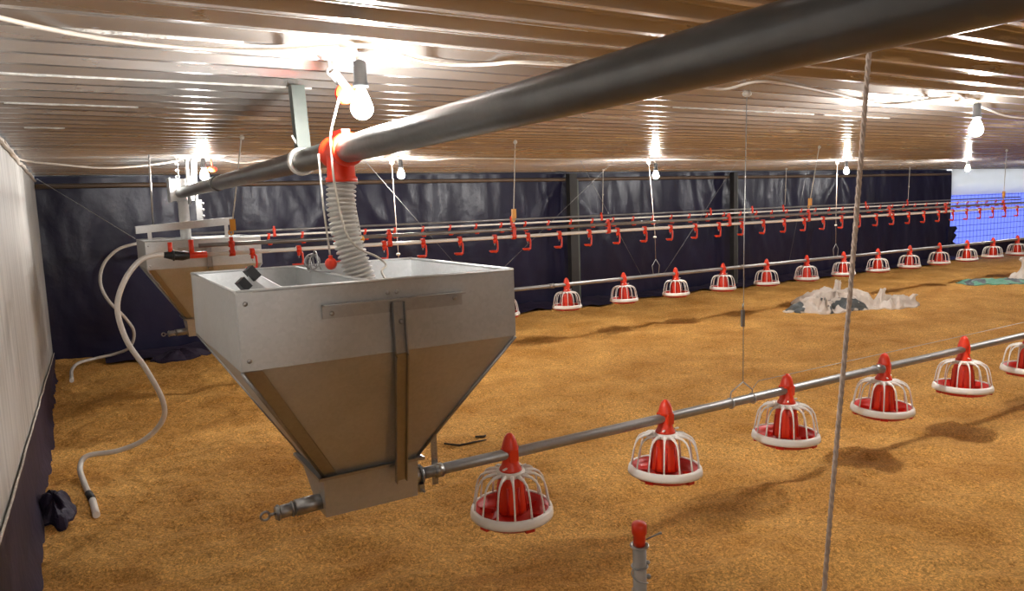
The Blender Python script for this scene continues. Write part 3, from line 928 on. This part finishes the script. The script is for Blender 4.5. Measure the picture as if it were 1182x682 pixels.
# inlet regulator of the nearer line: black body, red fittings
q = MB().tube([(0.49, Y3, ZD + 0.012), (0.545, Y3, ZD + 0.006), (0.60, Y3, ZD), (0.64, Y3, ZD)], [0.018, 0.030, 0.030, 0.022], 14)
q.ring((0.545, Y3, ZD + 0.006), 0.031, 0.006, 'x', 16, 6)
q.build('inlet_regulator', 'black', d1, 'black plastic inlet regulator')
q = MB().tube([(0.64, Y3, ZD), (0.745, Y3, ZD)], 0.021, 12); q.tube([(0.655, Y3, ZD), (0.655, Y3, ZD + 0.10)], 0.016, 10); q.build('inlet_fitting', 'red', d1)
MB().tube([(0.53, Y3, ZD + 0.02), (0.53, Y3, ZD + 0.09)], 0.014, 10).build('regulator_knob', 'red', d1)

# water hoses
h1 = [(0.52, Y3, ZD + 0.010), (0.44, 5.16, 1.357), (0.345, 5.15, 1.325), (0.250, 5.13, 1.205), (0.200, 5.12, 1.045), (0.235, 5.12, 0.84),
      (0.330, 5.12, 0.64), (0.405, 5.13, 0.43), (0.395, 5.16, 0.295), (0.285, 5.20, 0.18), (0.130, 5.24, 0.125), (-0.040, 5.28, 0.115), (-0.085, 5.20, 0.070),
      (-0.070, 5.00, 0.036), (-0.045, 4.75, 0.028)]
hs = thing('water_hose', 'milky water hose curling down from the nearer drinker line to the litter', 'hose', (0.0, 4.7, 0.02), 'water hoses at the left')
MB().tube(smooth_path(h1, 8), 0.0165, 12).build('hose', 'hose', hs)
MB().tube([(-0.050, 4.79, 0.030), (-0.034, 4.66, 0.030)], 0.021, 12).build('hose_clip', 'black', hs)
MB().tube([(-0.034, 4.67, 0.030), (-0.026, 4.50, 0.030), (-0.021, 4.41, 0.028)], 0.0185, 12).build('hose_nozzle', 'white', hs)
h2 = [(1.02, Y4, ZD), (0.80, 9.14, 1.36), (0.62, 9.14, 1.325), (0.42, 9.13, 1.27), (0.27, 9.12, 1.12), (0.22, 9.12, 0.92), (0.28, 9.12, 0.72), (0.42, 9.14, 0.52), (0.50, 9.20, 0.34),
      (0.45, 9.30, 0.16), (0.30, 9.40, 0.085), (0.10, 9.40, 0.060), (-0.06, 9.25, 0.055), (-0.125, 8.95, 0.040), (-0.13, 8.50, 0.030)]
hs2 = thing('water_hose', 'thinner grey hose looping down to the litter by the left rear corner', 'hose', (0.0, 9.0, 0.02), 'water hoses at the left')
MB().tube(smooth_path(h2, 8), 0.0165, 10).build('hose', 'hose', hs2)
MB().tube([(-0.13, 8.52, 0.032), (-0.13, 8.40, 0.028)], 0.020, 10).build('hose_nozzle', 'white', hs2)


# ------------------------------------------------------------------ ropes and wires
def rope(name, pts, r, label, cat='rope', m='rope', group=None, extra=()):
    t = thing(name, label, cat, tuple(pts[0]), group)
    MB().tube(pts, r, 7).build('strand', m, t)
    for nm, mb, mm in extra:
        mb.build(nm, mm, t)
    return t


# thick twisted rope in the right foreground (three strands laid round each other)
t = thing('hanging_rope', 'thick twisted white rope hanging from the ceiling in the right foreground', 'rope', (1.80, 1.2, CEIL))
a0, b0 = V((1.802, 1.2, CEIL + 0.012)), V((1.60, 1.2, 0.0))
for s_ in range(3):
    pp = []
    for k in range(161):
        u = k / 160; ang = u * 2 * PI * 30 + s_ * 2 * PI / 3
        c = a0.lerp(b0, u)
        c.x += 0.010 * math.sin(u * 7) * u
        pp.append(c + V((0.0035 * math.cos(ang), 0.0035 * math.sin(ang), 0)))
    MB().tube(pp, 0.0037, 6).build('strand', 'rope_brown', t)

# drop wire of the near feeder pipe, with its adjuster and two-legged yoke
ex = MB().ball((2.907, Y1, CEIL - 0.012), 0.020, 10, 6, (1.3, 1, .8))
ad = MB().box((2.883, Y1, 0.985), (0.018, 0.012, 0.085)); ad.tube([(2.884, Y1, 1.03), (2.884, Y1, 1.06)], 0.004, 6)
yk = MB().tube([(2.886, Y1, 0.655), (2.80, Y1, 0.615), (2.795, Y1, Z1 + 0.02)], 0.0035, 6)
yk.tube([(2.886, Y1, 0.655), (2.955, Y1, 0.605), (2.955, Y1, Z1 + 0.02)], 0.0035, 6)
yk.ring((2.795, Y1, Z1), 0.026, 0.0035, 'x', 16, 5); yk.ring((2.955, Y1, Z1), 0.026, 0.0035, 'x', 16, 5)
rope('suspension_wire', [(2.907, Y1, CEIL), (2.890, Y1, 1.4), (2.886, Y1, 0.655)], 0.0022, 'thin wire from the ceiling holding the near feeder pipe by a yoke', 'wire', 'wire',
     None, [('ceiling_knot', ex, 'rope'), ('wire_adjuster', ad, 'zinc'), ('yoke', yk, 'wire')])

# near drinker line's ropes
for i, (xt, xb, lab, yel) in enumerate(((1.02, 0.905, 'white cord with yellow hook above the farther hopper, holding the nearer drinker line', 1),
                                        (3.120, 3.078, 'white cord with yellow hook left of the wider post, holding the nearer drinker line', 1),
                                        (6.87, 6.712, 'slanting white cord with hook left of the thick rope, holding the nearer drinker line', 1),
                                        (10.66, 10.631, 'cord with orange hook before the white plastic sheet', 1))):
    h = MB().box((xb + (xt - xb) * 0.12, Y3, ZD + 0.185), (0.034, 0.022, 0.075)); h.ring((xb, Y3, ZD + 0.135), 0.014, 0.005, 'y', 12, 6)
    kn = MB().ball((xt, Y3, CEIL - 0.01), 0.016, 10, 6)
    rope('suspension_rope', [(xt, Y3, CEIL + 0.01), (xb + (xt - xb) * 0.12, Y3, ZD + 0.20), (xb, Y3, ZD + 0.11)], 0.0045, lab, 'cord', 'rope', 'cords of the nearer drinker line',
         [('hook', h, 'yellow'), ('knot', kn, 'rope')])
# far drinker line's ropes
for x_, lab in ((7.05, 'white cord right of the wider post, holding the farther drinker line'), (11.22, 'white cord right of the slim post, holding the farther drinker line'),
                (15.03, 'white cord left of the white plastic sheet, holding the farther drinker line')):
    kn = MB().ball((x_ + 0.03, Y4, CEIL - 0.01), 0.020, 10, 6); kn.ball((x_ + 0.015, Y4, 1.72), 0.014, 8, 5)
    rope('suspension_rope', [(x_ + 0.03, Y4, CEIL + 0.01), (x_, Y4, ZD + 0.10)], 0.006, lab, 'cord', 'rope', 'cords of the farther drinker line', [('knot', kn, 'rope')])
# far feeder line's hangers: a cord to a little yoke, and slanting stays
for x_, dx, lab in ((2.885, -0.03, 'white cord right of the duct, coming down behind the near hopper\'s rear corner'), (6.36, -0.10, 'cord and yoke below the bulb right of the wider post, holding the far feeder pipe'), (9.95, 0.0, 'cord below the bulb beside the thick rope, holding the far feeder pipe')):
    y_ = MB().tube([(x_, Y2, 0.86), (x_ - 0.06, Y2, 0.78), (x_ - 0.045, Y2, Z2 + 0.02)], 0.004, 6); y_.tube([(x_, Y2, 0.86), (x_ + 0.06, Y2, 0.78), (x_ + 0.045, Y2, Z2 + 0.02)], 0.004, 6)
    kn = MB().ball((x_ - 0.01, Y2, 1.14), 0.020, 8, 5, (1.2, 1, .8)); kn.ball((x_ + dx, Y2, CEIL - 0.02), 0.03, 8, 5, (1, 1, 1.3))
    rope('suspension_rope', [(x_ + dx, Y2, CEIL + 0.01), (x_ - 0.01, Y2, 1.2), (x_, Y2, 0.86)], 0.0036, lab, 'cord', 'rope_brown', 'cords of the far feeder pipe', [('yoke', y_, 'wire'), ('knot', kn, 'rope')])
for a, b, lab in (((2.55, Y2, CEIL + 0.01), (3.80, Y2, Z2 + 0.02), 'thin stay wire slanting down behind the near hopper, from its duct side'),
                  ((4.98, Y2, 1.62), (3.80, Y2, Z2 + 0.02), 'thin stay wire slanting down behind the near hopper, from the wider post side'),
                  ((5.20, Y2, CEIL + 0.01), (6.12, Y2, Z2 + 0.02), 'thin stay wire slanting to the far feeder pipe from the wider post'),
                  ((7.85, Y2, CEIL + 0.01), (6.50, Y2, Z2 + 0.02), 'thin stay wire slanting to the far feeder pipe from the slim post'),
                  ((9.30, Y2, CEIL + 0.01), (8.90, Y2, Z2 + 0.02), 'thin stay wire slanting to the far feeder pipe left of the thick rope')):
    if a[2] < CEIL: a = (5.75, Y2, CEIL + 0.01)
    rope('stay_wire', [a, b], 0.0020, lab, 'wire', 'dark_wire', 'slanting stay wires of the far feeder pipe')
# stay in the left rear corner, hanger rod of the farther hopper
rope('stay_wire', [(-0.27, 9.6, 2.06), (0.50, 7.66, 1.41)], 0.0035, 'thin wire slanting from the left rear corner to the farther hopper', 'wire', 'wire')
rope('hanger_rod', [(0.60, 6.785, CEIL + 0.01), (0.585, 6.785, 1.535)], 0.007, 'thin grey rod from the ceiling to the bar over the farther hopper', 'rod', 'zinc')
kn = MB().lathe([(0.0005, 0.008), (0.012, 0.007), (0.015, 0), (0.012, -0.007), (0.0005, -0.008)], (0.937, 2.70, 1.482), 14, 'y')
rope('pull_rope', [(0.895, 2.70, AZ - 0.02), (0.937, 2.70, 1.495)], 0.004, 'white cord beside the duct with a yellow disc at its end', 'cord', 'rope', None, [('disc', kn, 'yellow')])

# pulley by the near bulb with its lifting cords
pu = thing('pulley', 'white pulley bracket with a red wheel hung from the ceiling beside the near bulb', 'pulley', (0.815, 2.50, CEIL))
Rm = Matrix.Rotation(math.radians(38), 3, 'Y')
pb = MB()
for s_ in (-1, 1):
    pb.box((0.835, 2.50 + s_ * 0.012, 2.015), (0.026, 0.003, 0.105), Matrix.Rotation(math.radians(-38), 3, 'Y'))
pb.tube([(0.795, 2.50, 2.060), (0.790, 2.50, CEIL + 0.01)], 0.005, 8); pb.ring((0.797, 2.50, 2.055), 0.012, 0.004, 'y', 12, 6)
pb.build('bracket', 'zinc', pu)
MB().lathe([(0.006, -0.010), (0.034, -0.010), (0.034, -0.006), (0.027, 0.0), (0.034, 0.006), (0.034, 0.010), (0.006, 0.010)], (0.842, 2.50, 1.985), 22, 'y').build('wheel', 'red', pu, 'red pulley wheel')
MB().tube(smooth_path([(0.790, 2.50, CEIL - 0.005), (0.83, 2.49, CEIL - 0.012), (0.875, 2.47, CEIL - 0.03), (0.885, 2.45, 2.045), (0.885, 2.43, 2.01)], 5), 0.010, 8).build('strap', 'white', pu)
# lifting cord: from the wheel down in front of the tee and along the duct to the rim
lc = smooth_path([(0.815, 2.485, 1.97), (0.795, 2.535, 1.86), (0.796, 2.545, 1.80), (0.800, 2.550, 1.70), (0.815, 2.545, 1.58), (0.835, 2.540, 1.50), (0.87, 2.525, 1.455),
                  (0.925, 2.51, 1.425), (0.955, 2.50, 1.395), (0.930, 2.48, 1.375), (0.935, 2.46, 1.345)], 6)
rope('lifting_rope', lc, 0.0042, 'white cord from the red pulley wheel twisting down along the corrugated duct', 'cord')
MBx = MB().ball((0.786, 2.60, 1.405), 0.022, 12, 8); MBx.tube([(0.786, 2.60, 1.425), (0.786, 2.60, 1.435)], 0.008, 8)
rope('float_rope', [(0.772, 2.62, AZ - 0.01), (0.775, 2.61, 1.6), (0.786, 2.60, 1.42)], 0.0036, 'straight white cord left of the duct ending in a red ball', 'cord', 'rope', None, [('ball', MBx, 'red')])
wl = MB()
for k in range(3): wl.ring((0.735 + 0.012 * k, 2.70, 1.400 + 0.010 * k), 0.028, 0.003, 'y' if k % 2 else 'x', 16, 5)
wl.tube(smooth_path([(0.785, 2.60, 1.375), (0.75, 2.68, 1.378), (0.735, 2.70, 1.405), (0.76, 2.72, 1.435), (0.785, 2.72, 1.378)], 5), 0.003, 6)
single('wire_coil', wl, 'zinc', 'small coil of steel wire on the near hopper\'s divider, left of the duct', 'wire', (0.75, 2.70, 1.38))

# electric cables
cz = CEIL - 0.006
ca = smooth_path([(-0.28, 2.10, cz), (-0.10, 2.29, cz - 0.006), (0.10, 2.40, cz - 0.012), (0.32, 2.445, cz - 0.012), (0.55, 2.42, cz - 0.008), (0.757, 2.31, cz), (0.88, 2.29, cz), (0.976, 2.335, cz - 0.006),
                  (1.10, 2.39, cz - 0.012), (1.24, 2.41, cz - 0.010), (1.35, 2.38, cz - 0.006), (1.47, 2.337, cz), (1.9, 2.33, cz), (2.4, 2.50, cz), (2.66, 2.52, cz - 0.008), (2.72, 2.33, cz), (3.3, 2.42, cz - 0.01), (3.9, 2.55, cz - 0.02),
                  (4.15, 2.36, cz - 0.004), (4.35, 2.36, cz), (4.9, 2.50, cz - 0.018), (5.8, 2.72, cz - 0.02), (7.0, 2.6, cz)], 6)
single('power_cable', MB().tube(ca, 0.0065, 8), 'cable', 'white electric cable looping along the ceiling over the near hopper to the right bulb', 'cable', (0.5, 2.4, cz))
cb = smooth_path([(-0.285, 5.2, 2.06), (-0.285, 6.0, 2.05), (-0.275, 7.0, 2.075), (-0.05, 7.0, 2.045), (0.25, 7.0, 2.015), (0.55, 7.0, 2.03), (0.80, 7.02, 2.068), (0.90, 6.97, cz), (1.05, 6.85, cz), (1.35, 7.05, cz - 0.04), (1.55, 7.1, cz - 0.02), (1.9, 7.05, cz),
                  (2.5, 7.0, cz - 0.01), (2.75, 6.95, cz), (3.2, 6.98, cz - 0.015), (3.6, 6.95, cz), (5.0, 6.95, cz - 0.01), (6.1, 6.95, cz), (7.9, 6.95, cz - 0.015), (9.7, 6.95, cz), (11.4, 6.95, cz - 0.015), (13.0, 6.95, cz)], 6)
single('power_cable', MB().tube(cb, 0.0075, 8), 'cable', 'white electric cable sagging from the left wall past the farther hopper along the rear bulbs', 'cable', (0.5, 7.0, cz))

# ------------------------------------------------------------------ red-capped standpipe in the foreground
sp = thing('standpipe', 'cloudy upright tube with red cap and wire clamps at the bottom edge of the picture', 'tube', (1.010, 1.2, 0))
MB().tube([(1.000, 1.2, -0.02), (1.008, 1.2, 0.4), (1.0095, 1.2, 0.838)], 0.0150, 16).build('tube', 'clear_tube', sp)
MB().lathe([(0.012, 0.835), (0.0135, 0.850), (0.0135, 0.862), (0.0165, 0.866), (0.0170, 0.884), (0.0140, 0.890), (0.0005, 0.891)], (1.0095, 1.2, 0), 18).build('cap', 'red', sp)
q = MB().ring((1.0095, 1.2, 0.838), 0.0185, 0.0030, 'z', 20, 8)
q.tube([(1.028, 1.2, 0.846), (1.050, 1.19, 0.856), (1.062, 1.188, 0.857)], [0.0018, 0.0018, 0.0032], 8)
q.build('top_clamp', 'zinc', sp)
q = MB()
hel = [(1.009 + 0.0175 * math.cos(a_ * 0.35), 1.2 + 0.0175 * math.sin(a_ * 0.35), 0.790 - 0.0024 * a_) for a_ in range(60)]
q.tube(hel, 0.0016, 6)
q.ring((1.009, 1.2, 0.790), 0.0170, 0.0024, 'z', 18, 6); q.ball((1.029, 1.195, 0.795), 0.005, 8, 5); q.ball((1.030, 1.195, 0.762), 0.006, 8, 5)
q.build('wire_wrap', 'zinc', sp)


# ------------------------------------------------------------------ sacks, scraps
def crumple(cx, cy, rx, ry, h, seed, pleats=14, amp=0.45, rot=0.0, nr=34, na=168, flaps=()):
    """crumpled sack cloth lying on the litter: sharp pleats running out from the gathered middle, ragged hem; flaps: (x, y, height, lean_x, width) twisted corners standing up"""
    mb = MB()
    base = len(mb.v)
    cr, sr = math.cos(rot), math.sin(rot)

    def put(x, y, z):
        X, Y = cx + cr * x - sr * y, cy + sr * x + cr * y
        return V((X, Y, litter_h(X, Y) + z))
    for i in range(nr + 1):
        u = i / nr
        for k in range(na):
            a = 2 * PI * k / na
            ca, sa = math.cos(a), math.sin(a)
            warp = a + 0.55 * nz(ca * 1.2, sa * 1.2, seed + 7) + 0.25 * nz(u * 3, ca * 2, seed + 2)
            tri = abs(((warp * pleats / (2 * PI)) % 1.0) * 2 - 1)          # 0..1 zigzag: the pleats
            edge = 1 + 0.22 * nz(ca * 1.7, sa * 1.7, seed) + 0.13 * (tri - 0.5) + 0.10 * nz(ca * 6, sa * 6, seed + 3)
            x, y = rx * u * edge * ca, ry * u * edge * sa
            dome = h * (1 - u ** 2.4) * (0.85 + 0.5 * nz(ca * 1.4 + u, sa * 1.4, seed + 21))
            z = dome + h * amp * (tri - 0.45) * math.sin(PI * min(1, 0.15 + u * 0.8)) + 0.10 * h * nz(x * 16, y * 16, seed + 5) + 0.22 * h * nz(x * 5, y * 5, seed + 11)
            mb.v.append(put(x, y, max(z, 0.0) + 0.012))
    for i in range(nr):
        for k in range(na):
            k2 = (k + 1) % na
            mb.face([base + i * na + k, base + i * na + k2, base + (i + 1) * na + k2, base + (i + 1) * na + k], False)
    n2 = len(mb.v)
    for k in range(na):
        p = mb.v[base + nr * na + k]
        mb.v.append(V((p.x, p.y, p.z - 0.06)))
    for k in range(na):
        k2 = (k + 1) % na
        mb.face([base + nr * na + k, base + nr * na + k2, n2 + k2, n2 + k])
    for fx, fy, fh, lean, w in flaps:
        m0 = len(mb.v); rows, cols = 9, 18
        for r in range(rows + 1):
            t = r / rows
            rad = w * (1.5 * (1 - t) ** 1.6 + 0.32 + 0.55 * max(0, t - 0.75))
            for k in range(cols):
                a = 2 * PI * k / cols
                rr = rad * (1 + 0.28 * math.sin(a * 5 + t * 2.5 + seed))
                mb.v.append(put(fx + lean * t * t + rr * math.cos(a), fy + rr * 0.8 * math.sin(a), 0.01 + fh * t + 0.05 * fh * math.sin(a * 3 + 1) * t))
        for r in range(rows):
            for k in range(cols):
                k2 = (k + 1) % cols
                mb.face([m0 + r * cols + k, m0 + r * cols + k2, m0 + (r + 1) * cols + k2, m0 + (r + 1) * cols + k], False)
        mb.face([m0 + rows * cols + k for k in range(cols)])
    return mb


DIRR = math.atan2(-0.507, 0.862)      # picture-right direction on the floor
single('feed_sack', crumple(9.42, 6.74, 0.60, 0.42, 0.19, 3.1, 14, 0.85, DIRR, flaps=((0.0, 0.05, 0.38, 0.03, 0.085),)), 'sack',
       'large crumpled white feed sack with a twisted tail, topping the heap on the litter', 'sack', (9.42, 6.74, 0), 'empty feed sacks in the middle heap')
single('feed_sack', crumple(9.86, 6.20, 0.34, 0.26, 0.11, 8.4, 9, 1.0, DIRR, flaps=((-0.16, 0.02, 0.25, 0.05, 0.085), (0.22, -0.04, 0.15, 0.10, 0.07))), 'sack',
       'crumpled white feed sack at the right end of the heap on the litter', 'sack', (9.86, 6.20, 0), 'empty feed sacks in the middle heap')
single('feed_sack', crumple(8.95, 6.58, 0.56, 0.28, 0.13, 15.7, 12, 0.9, DIRR), 'sack_print',
       'white sack with dark printing spread at the front of the heap on the litter', 'sack', (8.95, 6.58, 0), 'empty feed sacks in the middle heap')
single('feed_sack', crumple(13.75, 6.70, 0.72, 0.33, 0.05, 21.0, 7, 0.5, DIRR), 'sack_green',
       'flat green and grey sack lying on the litter at the right edge', 'sack', (13.75, 6.70, 0), 'empty feed sacks at the right edge')
single('feed_sack', crumple(14.75, 6.42, 0.55, 0.45, 0.22, 27.0, 12, 0.6, DIRR, flaps=((-0.25, 0.0, 0.38, -0.14, 0.16),)), 'sack',
       'crumpled white sack heaped behind the flat green one at the right edge', 'sack', (14.75, 6.42, 0), 'empty feed sacks at the right edge')
single('tarp_scrap', crumple(-0.215, 4.60, 0.085, 0.27, 0.085, 33.0, 4, 0.25, 0.10, 14, 48), 'skirt',
       'dark scrap of tarp poking out of the litter beside the left wall', 'tarp', (-0.215, 4.60, 0))
single('tarp_scrap', crumple(0.95, 9.15, 0.30, 0.10, 0.10, 41.0, 6, 0.4, 0.0, 12, 36), 'skirt',
       'dark scrap of tarp on the litter below the farther hopper', 'tarp', (0.95, 9.15, 0))
for pts_, lab in (((( 2.00, 4.35), (2.10, 4.33), (2.20, 4.31), (2.31, 4.34)), 'dark twig lying on the litter between the near hopper and first pan'),
                  (((2.27, 4.42), (2.33, 4.40), (2.36, 4.44)), 'short dark twig lying just right of the longer one')):
    single('twig', MB().tube([(a, b, litter_h(a, b) + 0.008) for a, b in pts_], [0.006, 0.008, 0.007, 0.004][:len(pts_)], 6), 'twig', lab, 'twig', (pts_[0][0], pts_[0][1], 0))
# ------------------------------------------------------------------ world, camera, view
w = bpy.data.worlds.new('shed_air'); SC.world = w
w.use_nodes = True
w.node_tree.nodes['Background'].inputs[0].default_value = (0.85, 0.92, 1.0, 1)
w.node_tree.nodes['Background'].inputs[1].default_value = 0.42

f_px, yaw, pitch, roll, ch = 854.0, 0.53226, 0.11934, 0.03421, 1.58487
cy, sy_, cp, spp = math.cos(yaw), math.sin(yaw), math.cos(pitch), math.sin(pitch)
fwd = V((sy_ * cp, cy * cp, -spp)); right = V((cy, -sy_, 0)); down = -right.cross(fwd)
r2 = math.cos(roll) * right + math.sin(roll) * down
d2v = -math.sin(roll) * right + math.cos(roll) * down
cam = bpy.data.cameras.new('camera')
cam.sensor_fit = 'HORIZONTAL'; cam.sensor_width = 36.0; cam.lens = f_px * 36.0 / 1182.0
cam.clip_start = 0.02
co = bpy.data.objects.new('camera', cam); COL.objects.link(co)
Mx = Matrix((( r2.x, -d2v.x, -fwd.x, 0), (r2.y, -d2v.y, -fwd.y, 0), (r2.z, -d2v.z, -fwd.z, ch), (0, 0, 0, 1)))
co.matrix_world = Mx
SC.camera = co
SC.view_settings.view_transform = 'Standard'
SC.view_settings.look = 'None'
SC.view_settings.gamma = 1.0
SC.view_settings.use_curve_mapping = False
SC.view_settings.exposure = 2.15
SC.cycles.use_denoising = True
SC.cycles.max_bounces = 10
SC.cycles.diffuse_bounces = 6
SC.cycles.sample_clamp_indirect = 8.0
